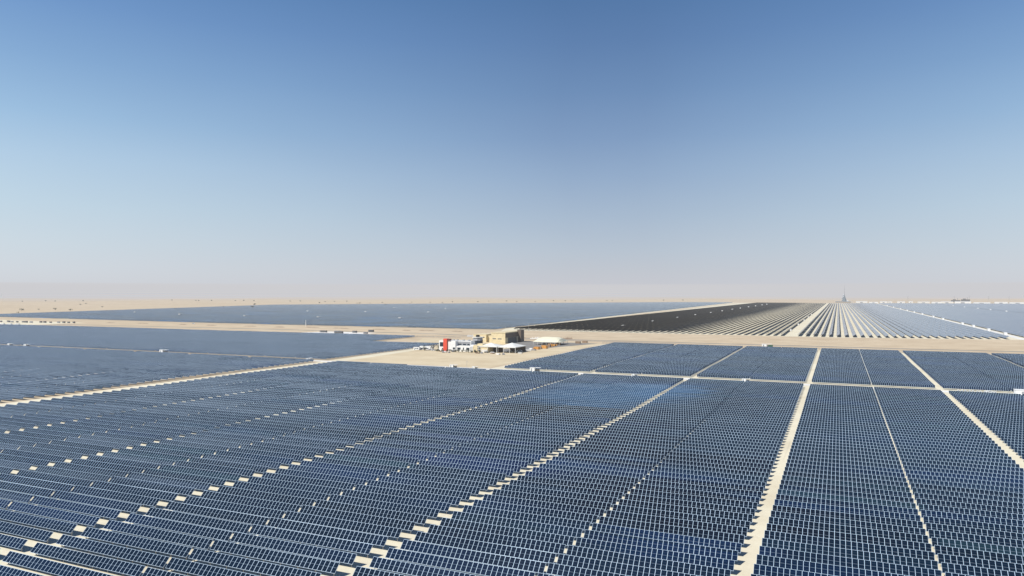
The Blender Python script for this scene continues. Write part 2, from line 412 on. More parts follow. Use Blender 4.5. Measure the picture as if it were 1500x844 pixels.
# ------------------------------------------------------------------ tracker rows (north-south, tilted west)
TT = radians(33); CW = 4.9; CZ = 3.1
def tracker_row(X, y0, y1, label):
    t = empty('tracker_row', label, 'tracker row', (X, y0, 0), 0, 'long parallel rows of the far tracker field')
    b = MB(); sb = MB()
    y = 0.0; hx = CW/2*cos(TT); hz = CW/2*sin(TT); th = .07
    tx, tz = sin(TT)*th, cos(TT)*th
    L = y1-y0; seg = 84.0
    while y < L-5:
        e = min(L, y+seg); w = e-y
        A, B, Cc, D = (-hx, y, CZ-hz), (-hx, e, CZ-hz), (hx, e, CZ+hz), (hx, y, CZ+hz)
        lo = lambda p: (p[0]+tx, p[1], p[2]-tz)
        b.quad(A, D, Cc, B, [(0, 0), (0, CW), (w, CW), (w, 0)], 0)
        b.quad(lo(B), lo(Cc), lo(D), lo(A), None, 1)
        b.quad(lo(A), lo(D), D, A, None, 1); b.quad(B, Cc, lo(Cc), lo(B), None, 1)
        b.quad(lo(D), lo(Cc), Cc, D, None, 1); b.quad(lo(B), lo(A), A, B, None, 1)
        sb.box(-.09, .09, y, e, CZ-.35, CZ-.17, 0)
        yy = y+2
        while yy < e:
            sb.box(-.09, .09, yy, yy+.18, 0, CZ-.36, 0, False); yy += 20 if y0+y > 1700 else 10
        y = e+2.2
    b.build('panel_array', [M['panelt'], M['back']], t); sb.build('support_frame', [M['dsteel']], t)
TP = 10.3
blocks = [(-505, -364, 'left of the dotted inverter track in the dark far-left rows'), (-356, -75.5, 'left of the wide pale centre aisle'),
          (-52, 212, 'right of the wide pale centre aisle'), (236, 497, 'right of the white gravel inverter track'), (525, 1180, 'right of the inverter dots at far right')]
for bi, (xa, xb, ph) in enumerate(blocks):
    nrow = int((xb-xa)/TP)+1
    for i in range(nrow):
        X = xa+i*TP if bi >= 2 else xb-i*TP
        y0 = 1108+max(0, X)*.2; y1 = 5150
        if X > 230: y0 += 0
        if bi == 4 and X > 900: pass
        # start where the row enters the view
        while not any((lambda p: p and -20 < p[0] < 1520)(proj(X, y0+d, 2)) for d in (0, 60)) and y0 < 5000: y0 += 86.2
        if y0 > 4700: continue
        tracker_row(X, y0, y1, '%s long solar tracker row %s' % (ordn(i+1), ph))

# ------------------------------------------------------------------ inverter stations
def inverter_station(label, loc, rz=0, group='white inverter stations'):
    t = empty('inverter_station', label, 'inverter station', loc, rz, group)
    b = MB(); b.box(-4.2, -.2, -1.3, 1.3, .35, 3.1); b.box(-4.35, -.05, -1.45, 1.45, 3.1, 3.28); b.build('container', M['white'], t)
    b = MB(); b.box(-3.4, -2.2, -1.33, -1.303, .5, 2.7); b.build('door', M['grey'], t)
    b = MB(); b.box(.3, 3.2, -1.0, 1.0, .35, 2.1)
    for i in range(5): b.box(.5+i*.55, .6+i*.55, -1.35, -1.002, .6, 1.9)
    b.build('transformer', M['dsteel'], t)
    b = MB(); b.box(-.049, 4.3, -1.5, 1.5, 3.3, 3.42)
    b.build('canopy', M['white'], t)
    b = MB()
    for x, y in ((4.15, -1.35), (4.15, 1.35), (1.9, 1.35)): b.bar((x, y, .3), (x, y, 3.3), .07)
    b.build('post', M['steel'], t)
    b = MB(); b.box(-4.8, 4.6, -2, 2, 0.0, .30); b.build('plinth', M['con'], t)
    return t
st0 = inverter_station('white inverter station by the yard, nearest the triangle of panels', (-214.9, 518, 0.05))
st_kids = [o.name for o in bpy.data.objects if o.parent == st0]
def station(label, loc, rz=0, sc=1.0, group=None):
    c = copy_tree(st0, None, loc, rz, label, sc)
    if group: c['group'] = group
    return c
station('white inverter station on the yard edge left of two poles', (-287, 517.5, .05), 0, .8)
station('small white inverter station right of the dotted gap at the yard edge', (-267.6, 518, .05), 0, .6)
station('small inverter station on the cross road, left of centre aisle crossing', (-136.2, 518.6, .05), 0, .55)
station('small inverter station on the cross road, left of the steep aisle crossing', (-58.1, 519, .05), 0, .65)
station('white inverter station with green transformer outside the fence', (-73.7, 860, .05), 0, 1.25)
station('large white inverter station on the left cross road amid panels', (-625.7, 521.5, .05), 0, 1.15)
station('right white inverter station at the far left of the cross road', (-846.5, 521.5, .05), 0, .95)
station('left white inverter station at the far left of the cross road', (-877, 521.5, .05), 0, .9)
station('dark fronted inverter station where the left road crosses', (-436, 517.5, .05), radians(90), .8)
LT = 'rows of inverters along the tracker aisles'
for i, (x, y) in enumerate([(-360.5, 1288), (-360.5, 1521), (-360.5, 1781), (-360.5, 2024), (-360.5, 2292), (-360.5, 2531), (-360.5, 2790), (-360.5, 3030), (-360.5, 3330), (-360.5, 3620), (-360.5, 3950), (-360.5, 4213)]):
    station('white inverter cabin, %s from the front along the dark left aisle' % ordn(i+1), (x, y, .04), radians(90) if i % 2 else radians(80), 1.1+.08*i, LT)
for i, y in enumerate((1262, 1505, 1762, 2010, 2260)):
    station('white inverter cabin, %s from the front in the wide centre aisle' % ordn(i+1), (-71, y, .04), radians(90), .9, LT)
for i, y in enumerate((1257, 1385, 1529, 1656, 1944, 2131, 2396, 2643, 2900, 3200, 3600, 4050)):
    station('white inverter cabin, %s from the front on the white gravel track' % ordn(i+1), (222, y, .06), radians(90), 1.35+.02*i, LT)
    sheet('inverter_pad', [(215, y-32), (232, y-32), (232, y+32), (215, y+32)], M['gravel'], .05, 'white gravel pad under a far right inverter', 'ground')
for i, y in enumerate((2330, 2560, 2873, 3149, 3414, 3750, 4100)):
    station('white inverter cabin, %s from the front inside the far right rows' % ordn(i+1), (511, y, .06), radians(90), 1.5, LT)
    sheet('inverter_pad', [(501, y-30), (521, y-30), (521, y+30), (501, y+30)], M['gravel'], .05, 'white gravel pad under an inverter among right rows', 'ground')
for i, (x, y) in enumerate([(-967.6, 1479.5), (-1198, 1457), (-1429, 1442), (-1713, 1481), (-1202, 2001), (-1412, 1953), (-1646, 1946), (-2050, 1600), (-1440, 2530), (-1705, 2560)]):
    station('white inverter cabin among the distant left panels, %s counting away from the viewer' % ordn(i+1), (x, y, .04), 0, 1.25, LT)
for i in range(11):
    t = empty('cable_cabinet', 'white cable cabinet, %s from the left in the row on white gravel' % ordn(i+1), 'cabinet', (67+i*1.95+.3*sin(i*3), 517+.4*sin(i), .06), 0, 'white cable cabinets on the gravel pad')
    b = MB(); b.box(-.45, .45, -.4, .4, 0, 1.5); b.poly([(-.55, -.5, 1.5), (.55, -.5, 1.5), (.55, .5, 1.62), (-.55, .5, 1.62)]); b.build('cabinet_body', M['white'], t)
    b = MB(); b.box(-.35, .35, -.43, -.403, .15, 1.35); b.build('door', M['grey'], t)
t = empty('transformer_box', 'dark green transformer box beside the white station outside the fence', 'transformer', (-69.5, 856.5, .03))
b = MB(); b.box(-2.4, 2.4, -1.2, 1.2, .3, 3.0); b.poly([(-2.6, -1.4, 3.0), (2.6, -1.4, 3.0), (2.6, 1.4, 3.2), (-2.6, 1.4, 3.2)]); b.build('housing', M['green'], t)
b = MB()
for i in range(7): b.box(-2.1+i*.65, -1.95+i*.65, -1.6, -1.202, .5, 2.6)
b.build('cooling_fins', M['green'], t)
b = MB(); b.box(-2.8, 2.8, -1.8, 1.6, 0, .29); b.build('plinth', M['con'], t)
# substation house at the right edge
t = empty('substation_house', 'white flat roofed substation house at the right edge of the cross road', 'building', (101.5, 520, .06))
b = MB(); b.box(-5, 7, -2.5, 3, 0, 2.9); b.box(-5.2, 7.2, -2.7, 3.2, 2.903, 3.1); b.build('wall', M['white'], t)
b = MB(); b.box(-2, -.6, -2.55, -2.503, 0, 2.2); b.build('door', M['grey'], t)
b = MB(); b.box(1.4, 3.2, -2.55, -2.503, 1.1, 2.1); b.build('window', M['glass'], t)
t = empty('gravel_skip', 'low dark metal skip beside the white substation house', 'skip', (91.5, 514.2, .06))
b = MB(); b.poly([(-1.8, -.8, 0), (1.8, -.8, 0), (2.2, -1, 1.1), (-2.2, -1, 1.1)]); b.poly([(1.8, -.8, 0), (1.8, .8, 0), (2.2, 1, 1.1), (2.2, -1, 1.1)])
b.poly([(1.8, .8, 0), (-1.8, .8, 0), (-2.2, 1, 1.1), (2.2, 1, 1.1)]); b.poly([(-1.8, .8, 0), (-1.8, -.8, 0), (-2.2, -1, 1.1), (-2.2, 1, 1.1)]); b.poly([(-1.8, -.8, .1), (1.8, -.8, .1), (1.8, .8, .1), (-1.8, .8, .1)])
b.build('skip_body', M['dsteel'], t)

# ------------------------------------------------------------------ fences
def fence(name, label, x0, x1, y, h=2.6, posts=90, yr=0.0):
    t = empty(name, label, 'fence', (x0, y, 0))
    L = x1-x0; b = MB()
    for z in (.15, .7, 1.25, 1.8, 2.35): b.bar((0, 0, z), (L, yr, z), .035, 4)
    n = int(L/3.2)
    for i in range(n): b.bar((L*i/n, yr*i/n, .1), (L*(i+1)/n, yr*(i+1)/n, 2.4), .02, 3)
    b.build('wire_mesh', M['dsteel'], t)
    pb = MB(); pb.box(-.09, .09, -.09, .09, 0, h); pb.bar((0, 0, h-.1), (0, -.4, h+.35), .05); me = pb.mesh('post', [M['steel']])
    for i in range(posts):
        o = bpy.data.objects.new('post', me); COL.objects.link(o); o.parent = t; o.location = (L*i/(posts-1), yr*i/(posts-1), 0)
fence('security_fence', 'long security fence behind the centre and right solar blocks', -262, 250, 845, posts=98)
fence('wire_fence', 'wire fence behind the upper left solar block', -1150, -470, 866, posts=80)

# ------------------------------------------------------------------ main building complex
t = empty('office_building', 'white two storey office with a tall red portal on its front', 'building', (-388, 667, 0))
b = MB()
b.box(0, 6.6, 0, 14, 0, 11.2); b.box(10.8, 20, 0, 14, 0, 11.2); b.box(20.003, 40, 1.0, 14, 0, 6.0); b.box(20.003, 36, 4.5, 14, 6.003, 11.0)
b.box(6.603, 10.797, 3, 13, 0, 11.0); b.box(36.003, 39.6, 4.6, 12, 6.003, 7.4)
b.build('wall', M['white'], t)
b = MB(); b.box(6.0, 10.4, -1.4, .6, 0, 13.2); b.box(6.0, 10.4, .6, 3.2, 11.2, 13.2); b.build('portal', M['red'], t)
b = MB(); b.box(10.403, 14, -1.0, 2.4, 11.5, 13.1); b.build('portal_cap', M['dred'], t)
def window(parent, x0, x1, z0, z1, y=-.003, m='glass'):
    f = MB(); e = .14
    f.box(x0-e, x1+e, y-.10, y, z0-e, z0); f.box(x0-e, x1+e, y-.10, y, z1, z1+e); f.box(x0-e, x0, y-.10, y, z0+.002, z1-.002); f.box(x1, x1+e, y-.10, y, z0+.002, z1-.002)
    w = f.build('window', M['steel'], parent)
    q = MB(); q.quad((x0, y-.04, z0), (x1, y-.04, z0), (x1, y-.04, z1), (x0, y-.04, z1))
    nb = max(1, int((x1-x0)/1.6))
    q.build('pane', M[m], w)
window(t, 1.2, 5.4, 4.9, 9.3); window(t, 3.8, 5.2, 1.8, 3.2)
for x0, x1 in ((17.0, 19.4), (21.8, 25.5), (28.5, 29.6), (32.5, 36.0)): window(t, x0, x1, 2.2, 4.2, -.003 if x0 < 20 else .997)
b = MB()
b.box(20.6, 35.4, 4.38, 4.497, 6.3, 10.4)
b.build('curtain_wall', M['grey'], t)
for x0, x1 in ((21.2, 25.0), (26.5, 30.5), (31.8, 34.6)): window(t, x0, x1, 6.6, 8.2, 4.378)
b = MB(); b.box(37, 37.4, .9, 1.0-.003, 1.0, 5.6); b.box(38.6, 39, .9, 1.0-.003, 1.0, 5.6); b.build('entrance', M['dsteel'], t)
b = MB()
for x, y, w in ((3, 8, 2), (13.5, 8, 2.4), (17, 10, 1.6), (25, 9, 2), (31, 10, 2.4)): b.box(x-w/2, x+w/2, y-1, y+1, 11.21, 12.1)
b.build('rooftop_unit', M['grey'], t)

t = empty('annex_building', 'low beige annex with dark windows between office and tents', 'building', (-347.5, 668, 0))
b = MB(); b.box(0, 17.5, 0, 12, 0, 7.2); b.box(3.0, 9.0, 4, 12, 7.203, 8.6); b.build('wall', M['beige'], t)
for z in (1.4, 3.3, 5.2): window(t, 5.2, 8.6, z, z+1.1)
b = MB(); b.box(9.8, 16.5, -.9, -.003, .0, 3.0); b.build('porch', M['offw'], t)
b = MB(); b.box(1.0, 3.0, -.06, -.003, 0, 2.6); b.build('door', M['dsteel'], t)

def tent(label, loc, wx, wy, eave, peak, rz=0, nposts=3, wall=False):
    t = empty('canopy_tent', label, 'canopy', loc, rz)
    b = MB(); n = 8
    P = lambda u, v: (u*wx, v*wy, eave+(peak-eave)*max(0, 1-2*max(abs(u-.5), abs(v-.5)))**1.25)
    for i in range(n):
        for j in range(n): b.quad(P(i/n, j/n), P((i+1)/n, j/n), P((i+1)/n, (j+1)/n), P(i/n, (j+1)/n))
    b.quad((0, 0, eave-.7), (wx, 0, eave-.7), (wx, 0, eave), (0, 0, eave)); b.quad((wx, 0, eave-.7), (wx, wy, eave-.7), (wx, wy, eave), (wx, 0, eave))
    b.build('canopy_roof', M['fabric'], t)
    for i in range(nposts):
        for v in (0.01, .99):
            q = MB(); x = .2+(wx-.4)*i/(nposts-1); q.bar((x, wy*v, 0), (x, wy*v, eave+.05), .22, 8); q.build('post', M['white'], t)
    if wall:
        q = MB(); q.box(.4, wx-.4, wy-1.2, wy-1.0, 0, eave-.8); q.build('back_shade', M['brown'], t)  # dark sheet added at the back to stand for interior shade
    return t
tent('left white canopy tent in front of the dark open hall', (-341, 667.5, 0), 21, 17, 6.6, 9.8, 0, 3, True)
tent('right white canopy tent sheltering parked cars', (-319.6, 669, 0), 20, 28, 6.4, 10.0, 0, 4, True)

t = empty('warehouse', 'big sandstone coloured warehouse with a dark shaded end and sliding door', 'building', (-390, 798, 0))
b = MB(); b.box(0, 19, 0, 47, 0, 12.8); b.build('wall', M['beige'], t)
b = MB(); b.box(-.4, 19.4, -.4, 47.4, 12.803, 13.6); b.build('roof', M['beigeroof'], t)
b = MB(); b.box(19.003, 19.25, .5, 36, 7.0, 12.4); b.box(19.003, 19.25, .5, 36, 0, .6); b.build('side_shade', M['brown'], t)  # shade of the east side painted on as a dark layer
b = MB(); b.box(19.003, 19.12, 8, 34, .605, 6.9); b.build('door', M['dsteel'], t)
b = MB(); b.box(19.003, 24, 36.5, 46.5, 0, 15.2); b.build('stair_tower', M['brown'], t)
for x0, x1 in ((2, 6.5), (9, 14)): window(t, x0, x1, 5.2, 6.0)
t = empty('storage_hall', 'lower beige hall with flat roof left of the big warehouse', 'building', (-422, 812, 0))
b = MB(); b.box(0, 18, 0, 26, 0, 9.2); b.box(18.003, 31.6, 4, 24, 0, 8.2); b.build('wall', M['beige'], t)
b = MB(); b.box(-.3, 18.2, -.3, 26.3, 9.203, 9.8); b.build('roof', M['beigeroof'], t)
for i in range(3): window(t, 2+i*5.5, 4.5+i*5.5, 5.5, 6.7)
t = empty('glazed_turret', 'grey glazed turret with a dark cap before the beige halls', 'turret', (-385, 752, 0))
b = MB(); b.lathe([(6.2, 0), (6.2, 6.5), (5.4, 9.5), (0.01, 9.6)], 10); b.build('wall', M['grey'], t)
b = MB(); b.lathe([(6.26, 2), (6.26, 6.3), (6.21, 6.4)], 10); b.build('glazing', M['glass'], t)
b = MB(); b.lathe([(6.6, 9.62), (6.6, 10.3), (0.01, 10.4)], 10); b.build('cap', M['offw'], t)
b = MB(); b.lathe([(2.2, 10.41), (2.2, 12.6), (0.01, 12.9)], 10); b.build('roof_vent', M['black'], t)

# marquee and store yard
t = empty('marquee', 'long cream marquee tent beside orange crates', 'marquee', (-316, 795, 0), 0)
b = MB()
NX = 12
for i in range(NX):
    for k in range(6):
        P = lambda u, v: (-17+34*u, 30*v, 3.6+5.4*max(0, 1-((2*v-1)**2))**.8*max(0, 1-(2*u-1)**4)**.5)
        b.quad(P(i/NX, k/6), P((i+1)/NX, k/6), P((i+1)/NX, (k+1)/6), P(i/NX, (k+1)/6))
b.build('canopy_roof', M['cream'], t)
for i in range(7):
    for yy in (.3, 29.7):
        x = -16.6+i*5.5; q = MB(); q.bar((x, yy, 0), (x, yy, 3.7), .2, 6); q.build('post', M['offw'], t)
def crate(label, loc, w, d, h, mat, rz=0):
    t = empty('storage_crate', label, 'crate', loc, rz, 'crates stored along the yard')
    b = MB(); b.box(-w/2, w/2, -d/2, d/2, .15, h)
    for i in range(int(w/1.1)+1): b.box(-w/2+i*1.1-.08, -w/2+i*1.1+.08, -d/2-.08, -d/2-.003, .1, h)
    b.build('crate_body', mat, t)
    b = MB(); b.box(-w/2+.2, w/2-.2, -d/2+.1, -d/2+.3, 0, .149); b.box(-w/2+.2, w/2-.2, d/2-.3, d/2-.1, 0, .149); b.build('pallet', M['soil'], t)
    return t
rnd = random.Random(4)
for i in range(12):
    x = -300+rnd.uniform(-3.5, 3.5)-i*.2; y = 722+i*7.6
    crate('%s storage crate, %s from the front along the marquee' % (['orange', 'dark orange', 'tan'][i % 3], ordn(i+1)), (x, y, .05), rnd.uniform(3, 6), rnd.uniform(2, 4), rnd.uniform(1.6, 3.2), M['orange'] if i % 4 != 2 else M['soil'], rnd.uniform(-.3, .3))
for i in range(9):
    x = -303+rnd.uniform(-5, 5); y = 690+i*5
    crate('grey steel bundle crate, %s from the front beside the asphalt yard' % ordn(i+1), (x, y, .05), rnd.uniform(3, 7), rnd.uniform(1.5, 2.5), rnd.uniform(.9, 2), M['grey'] if i % 3 else M['white'], rnd.uniform(-.5, .5))
for i, (x, y) in enumerate([(-279, 846+6), (-283, 838)]):
    crate('dark container crate at the %s end of the marquee' % ['far', 'near'][i], (x-8, y, .05), 6, 3, 2.6, M['soil'], 0)

rnd = random.Random(31)
for i in range(16):
    x, y = rnd.choice([(-372, 660), (-330, 655), (-395, 700), (-300, 672), (-352, 734), (-360, 782)]); x += rnd.uniform(-16, 16); y += rnd.uniform(-5, 12)
    if -392 < x < -296 and y > 664 and not (-362 < x < -322 and 715 < y < 790): y = 652+rnd.uniform(-4, 6)
    crate('%s goods crate, %s from the west among the yard clutter' % (['grey', 'brown', 'white'][i % 3], ordn(i+1)), (x, y, .05), rnd.uniform(1.5, 4.5), rnd.uniform(1.2, 2.4), rnd.uniform(.8, 2.2), [M['grey'], M['soil'], M['white']][i % 3], rnd.uniform(-.6, .6))
# vehicles
def car(label, loc, rz, mat, van=False):
    t = empty('parked_van' if van else 'parked_car', label, 'van' if van else 'car', loc, rz, 'vehicles parked around the buildings')
    L, W = (5.4, 2.0) if van else (4.6, 1.85); b = MB()
    zs = 2.3 if van else 1.45
    prof = [(-L/2, .35), (L/2, .35), (L/2, .85), (L/2-.9, .98), (L/2-1.55, zs), (-L/2+.45, zs), (-L/2, 1.0)]
    b.poly([(x, -W/2, z) for x, z in prof]); b.poly([(x, W/2, z) for x, z in reversed(prof)])
    for i in range(len(prof)):
        (xa, za), (xb, zb) = prof[i], prof[(i+1) % len(prof)]; b.quad((xa, -W/2, za), (xa, W/2, za), (xb, W/2, zb), (xb, -W/2, zb))
    b.build('body', mat, t)
    q = MB()
    for s in (-1, 1): q.quad(*[(x, s*(W/2+.005), z) for x, z in ((-L/2+.6, 1.0), (L/2-1.2, 1.0), (L/2-1.65, zs-.12), (-L/2+.6, zs-.12))])
    q.build('side_window', M['glass'], t)
    for x in (-L/2+.85, L/2-.9):
        for s in (-1, 1):
            w = MB(); k = []
            for i in range(10): k.append((x+.34*cos(i*pi/5), s*(W/2+.03), .34+.34*sin(i*pi/5)))
            w.poly(k); w.bar((x, s*(W/2-.2), .34), (x, s*(W/2+.028), .34), .34, 10); w.build('wheel', M['tyre'], t)
    return t
cars = [('white van parked leftmost before the office', -412, 672, .1, 'white', 1), ('white van beside the leftmost one', -405, 671, .15, 'white', 1), ('grey car third from the left near the office', -399, 669, -.1, 'grey', 0),
        ('white car before the office shrubs', -393, 664, .6, 'white', 0), ('dark car beside the office wall', -392, 674, 1.4, 'dsteel', 0),
        ('white car under the right canopy, first from the front', -314, 676, 0, 'white', 0), ('white car under the right canopy, second from the front', -314, 681, 0, 'white', 0),
        ('white car under the right canopy, third from the front', -313.5, 686, 0, 'white', 0), ('white van just outside the right canopy', -304, 690, .3, 'white', 1),
        ('grey car on the asphalt right of the canopy', -303, 700, .4, 'grey', 0), ('dark car in the open hall entrance', -330, 664, .05, 'dsteel', 0), ('white car in front of the left canopy', -322, 662, .0, 'white', 0),
        ('white van on the dirt road of the sand band', -1188, 1060, 0, 'white', 1), ('white car by the right gravel pad on the cross road', 84, 521, .05, 'white', 0)]
for lab, x, y, rz, mt, van in cars: car(lab, (x, y, .06), rz, M[mt], van)
# portable cabins
def cabin(label, loc, w=12, d=3, h=2.9, rz=0, mat='white', grp='portable cabins'):
    t = empty('portable_cabin', label, 'cabin', loc, rz, grp)
    b = MB(); b.box(-w/2, w/2, -d/2, d/2, .3, h); b.box(-w/2-.1, w/2+.1, -d/2-.1, d/2+.1, h+.003, h+.18); b.build('wall', M[mat], t)
    b = MB(); b.box(-w/2+1, -w/2+1.9, -d/2-.04, -d/2-.003, .35, 2.4); b.build('door', M['grey'], t)
    for x in (-1.0, w/2-2.4): window(t, x, x+1.3, 1.3, 2.2, -d/2-.003)
    b = MB(); b.box(-w/2+.3, -w/2+.8, -d/2+.2, d/2-.2, 0, .299); b.box(w/2-.8, w/2-.3, -d/2+.2, d/2-.2, 0, .299); b.build('footing', M['con'], t)
cabin('long white cabin left of the office building', (-411, 680, 0), 16, 3.4, 3.4)
cabin('short white cabin at the left end of the office grounds', (-416, 668, 0), 7, 3, 3.0)
cabin('white cabin behind the office building', (-376, 720, 0), 14, 4, 3.2)
cabin('white cabin between turret and office', (-356, 715, 0), 10, 4, 3.6)
for i, (x, y, w, m) in enumerate([(-742, 914, 12, 'dsteel'), (-718, 918, 9, 'grey'), (-703, 902, 15, 'dsteel'), (-690, 925, 7, 'dsteel'), (-684, 960, 9, 'dsteel'), (-655, 905, 6, 'grey')]):
    cabin('%s site hut, %s from the left in the small desert compound' % (['dark', 'grey'][m == 'grey'], ordn(i+1)), (x, y, .05), w, 3.4, 2.9, 0, m, 'site huts in the desert compound')
rnd = random.Random(8)
for i in range(16):
    x = -1670+i*14.5; cabin('dark depot shed, %s from the left in the far left depot' % ordn(i+1), (x, 960+i*1.6+rnd.uniform(-8, 8), .05), rnd.uniform(4, 8), 3, rnd.uniform(2.4, 3.4), 0, 'dsteel' if i % 4 else 'grey', 'sheds of the far left depot')
for i in range(6):
    cabin('long low white shed, %s from the left at the depot front' % ordn(i+1), (-1600+i*24, 893, .05), 12, 3, 2.3, 0, 'white', 'sheds of the far left depot')
# flag-like white mast and sign posts
def pole(label, loc, h, r=.12, name='utility_pole', mat='steel', grp='poles'):
    t = empty(name, label, 'pole', loc, 0, grp)
    b = MB(); b.bar((0, 0, 0), (0, 0, h), r, 6, 0, r*.6); b.build('mast', M[mat], t)
    b = MB(); b.box(-.7, .7, -.12, .12, h-.25, h-.05); b.build('crossarm', M[mat], t)
pole('white mast standing alone in the sand band', (-910, 1070, 0), 12, .6, 'mast', 'white')
pole('grey pole at the yard edge beside the small inverter', (-276, 519.5, 0), 6)
pole('grey pole beside the warehouse corner', (-355, 800, 0), 9)
pole('slim pole before the dark tracker rows', (-462, 1085, 0), 14, .25)

# spoil heaps in the sand band
rnd = random.Random(21)
hs = [(-1400, 24), (-1300, 30), (-1190, 18), (-1105, 25), (-1010, 30), (-930, 22), (-865, 30), (-800, 34), (-715, 25), (-655, 16), (-620, 30), (-560, 20)]
for i, (x, L) in enumerate(hs):
    t = empty('spoil_heap', 'long low brown soil heap, %s from the left in the sand band' % ordn(i+1), 'soil heap', (x, 1040-(x+1400)*.02+rnd.uniform(-8, 8), 0), 0, 'soil heaps along the sand band')
    b = MB(); n = 14; pr = []
    for j in range(n+1):
        u = j/n; h = (.5+.7*rnd.random())*min(1, 6*u, 6*(1-u))+.02; pr.append((L*(u-.5), h))
    for (xa, ha), (xb, hb) in zip(pr, pr[1:]):
        b.quad((xa, -3, 0), (xb, -3, 0), (xb, 0, hb), (xa, 0, ha)); b.quad((xa, 0, ha), (xb, 0, hb), (xb, 3, 0), (xa, 3, 0))
    b.build('heap', M['soil'], t)
for i, (x, y, L) in enumerate([(-452, 905, 24), (-404, 900, 30), (-372, 905, 22), (-335, 912, 18), (-478, 915, 16)]):
    t = empty('rubble_pile', 'low brown rubble pile, %s in the group behind the beige halls' % ordn(i+1), 'rubble pile', (x, y, 0), .2*i, 'rubble behind the halls')
    b = MB(); N2 = 10
    for j in range(N2):
        xx = -L/2+L*j/N2; hh = rnd.uniform(1, 3.4); b.poly([(xx, -3, 0), (xx+L/N2*1.4, -2.4, 0), (xx+L/N2*.7, 0, hh)]); b.poly([(xx+L/N2*1.4, -2.4, 0), (xx+L/N2, 3, 0), (xx+L/N2*.7, 0, hh)]); b.poly([(xx+L/N2, 3, 0), (xx, -3, 0), (xx+L/N2*.7, 0, hh)])
    b.build('pile', M['soil'] if i % 2 else M['offw'], t)

# ------------------------------------------------------------------ shrubs and acacias
def leafblob(b, cx, cy, cz, rx, rz, n, rn, s=.5):
    for _ in range(n):
        while True:
            p = [rn.uniform(-1, 1) for _ in range(3)]
            d = sum(c*c for c in p)
            if .12 < d < 1: break
        x, y, z = cx+p[0]*rx, cy+p[1]*rx, cz+p[2]*rz
        a = rn.uniform(0, 2*pi); k = s*rn.uniform(.6, 1.5); tz = rn.uniform(-.8, .8)*k
        b.quad((x-k*cos(a), y-k*sin(a), z-tz), (x+k*sin(a), y-k*cos(a), z+tz*.5), (x+k*cos(a), y+k*sin(a), z+tz), (x-k*sin(a), y+k*cos(a), z-tz*.5))
def bush(name, label, loc, r, h, rn, grp, cat='shrub', n=60):
    t = empty(name, label, cat, loc, rn.uniform(0, 6), grp)
    q = MB(); q.bar((0, 0, 0), (rn.uniform(-.1, .1)*r, 0, h*.45), .05*r+.05, 6, 0, .03*r+.03)
    for i in range(4):
        a = i*1.6+rn.random(); q.bar((0, 0, h*.2), (cos(a)*r*.55, sin(a)*r*.55, h*.62), .03*r+.03, 4, 0, .02)
    q.build('trunk', M['bark'], t)
    b = MB()
    for i in range(5):
        a = i*1.26+rn.random(); d = r*.45*rn.random(); leafblob(b, cos(a)*d, sin(a)*d, h*rn.uniform(.5, .7), r*.62, h*.38, n//5, rn, r*.13)
    b.build('crown', M['leaf'], t)
rn = random.Random(5)
P = [(27,459),(32,455.5),(57,454),(81,454),(103,455.5),(118,447.5),(150,450.5),(126,446.5),(257,453),(252,443),(287,443),(291,442.5),(327,450),(370,451),(373,447),(432,449.5),(468,444.5),(482,449),(496,449),(542,445),(565,447),(600,445),(648,444.5),(33,442),(67,442),(81,442),(122,442),(310,441.6),(345,441.8),(357,442),(372,442),(425,441.5),(440,441.8),(476,441.5),(490,441.5),(508,442),(523,445),(527,445),(560,444),(603,443.5),(630,443.8),(663,443),(700,442.8),(716,442),(742,442),(757,442.6),(784,442.5),(811,441.5),(828,441.5),(838,441),(889,441),(897,441),(972,440.6),(1000,440.5)]
DUNES = []
for i, (px, py) in enumerate(sorted(P)):
    d = FPX*HC/(py-431); X = (px-1228)/(py-431)*cos(TH)*HC; Y = (d+X*sin(TH))/cos(TH)
    big = (px, py) in ((32, 455.5), (81, 454), (103, 455.5), (373, 447), (370, 451))
    r = (7.6 if big else 4.9)*rn.uniform(.8, 1.3)*max(1, d/3200); h = r*.95
    DUNES.append((X, Y)); 
    bush('desert_tree', '%s acacia on the pale sand beyond the far panels, %s from the left' % ('broad dark' if big else 'small dark', ordn(i+1)), (X, Y, ground_z(X, Y)-.1), r, h, rn, 'scattered acacias on the far sand', 'tree', 70)
for i in range(14):
    x = -387+i*3.9+rn.uniform(-.6, .6)
    if 26 < i: continue
    bush('garden_shrub', 'low dark shrub, %s from the left in the office front border' % ordn(i+1), (x, 660+rn.uniform(-1.5, 1.5), .03), 2.3*rn.uniform(.7, 1.2), 2.6*rn.uniform(.7, 1.2), rn, 'shrubs before the office', 'shrub', 110)
for i, (x, y) in enumerate([(-401, 676), (-396, 681), (-393, 686), (-404, 664)]):
    bush('garden_tree', 'bushy dark tree left of the office, %s from the front' % ordn([3, 2, 4, 1][i] if False else i+1), (x, y, .03), 3.0, 5.5, rn, 'trees left of the office', 'tree', 90)

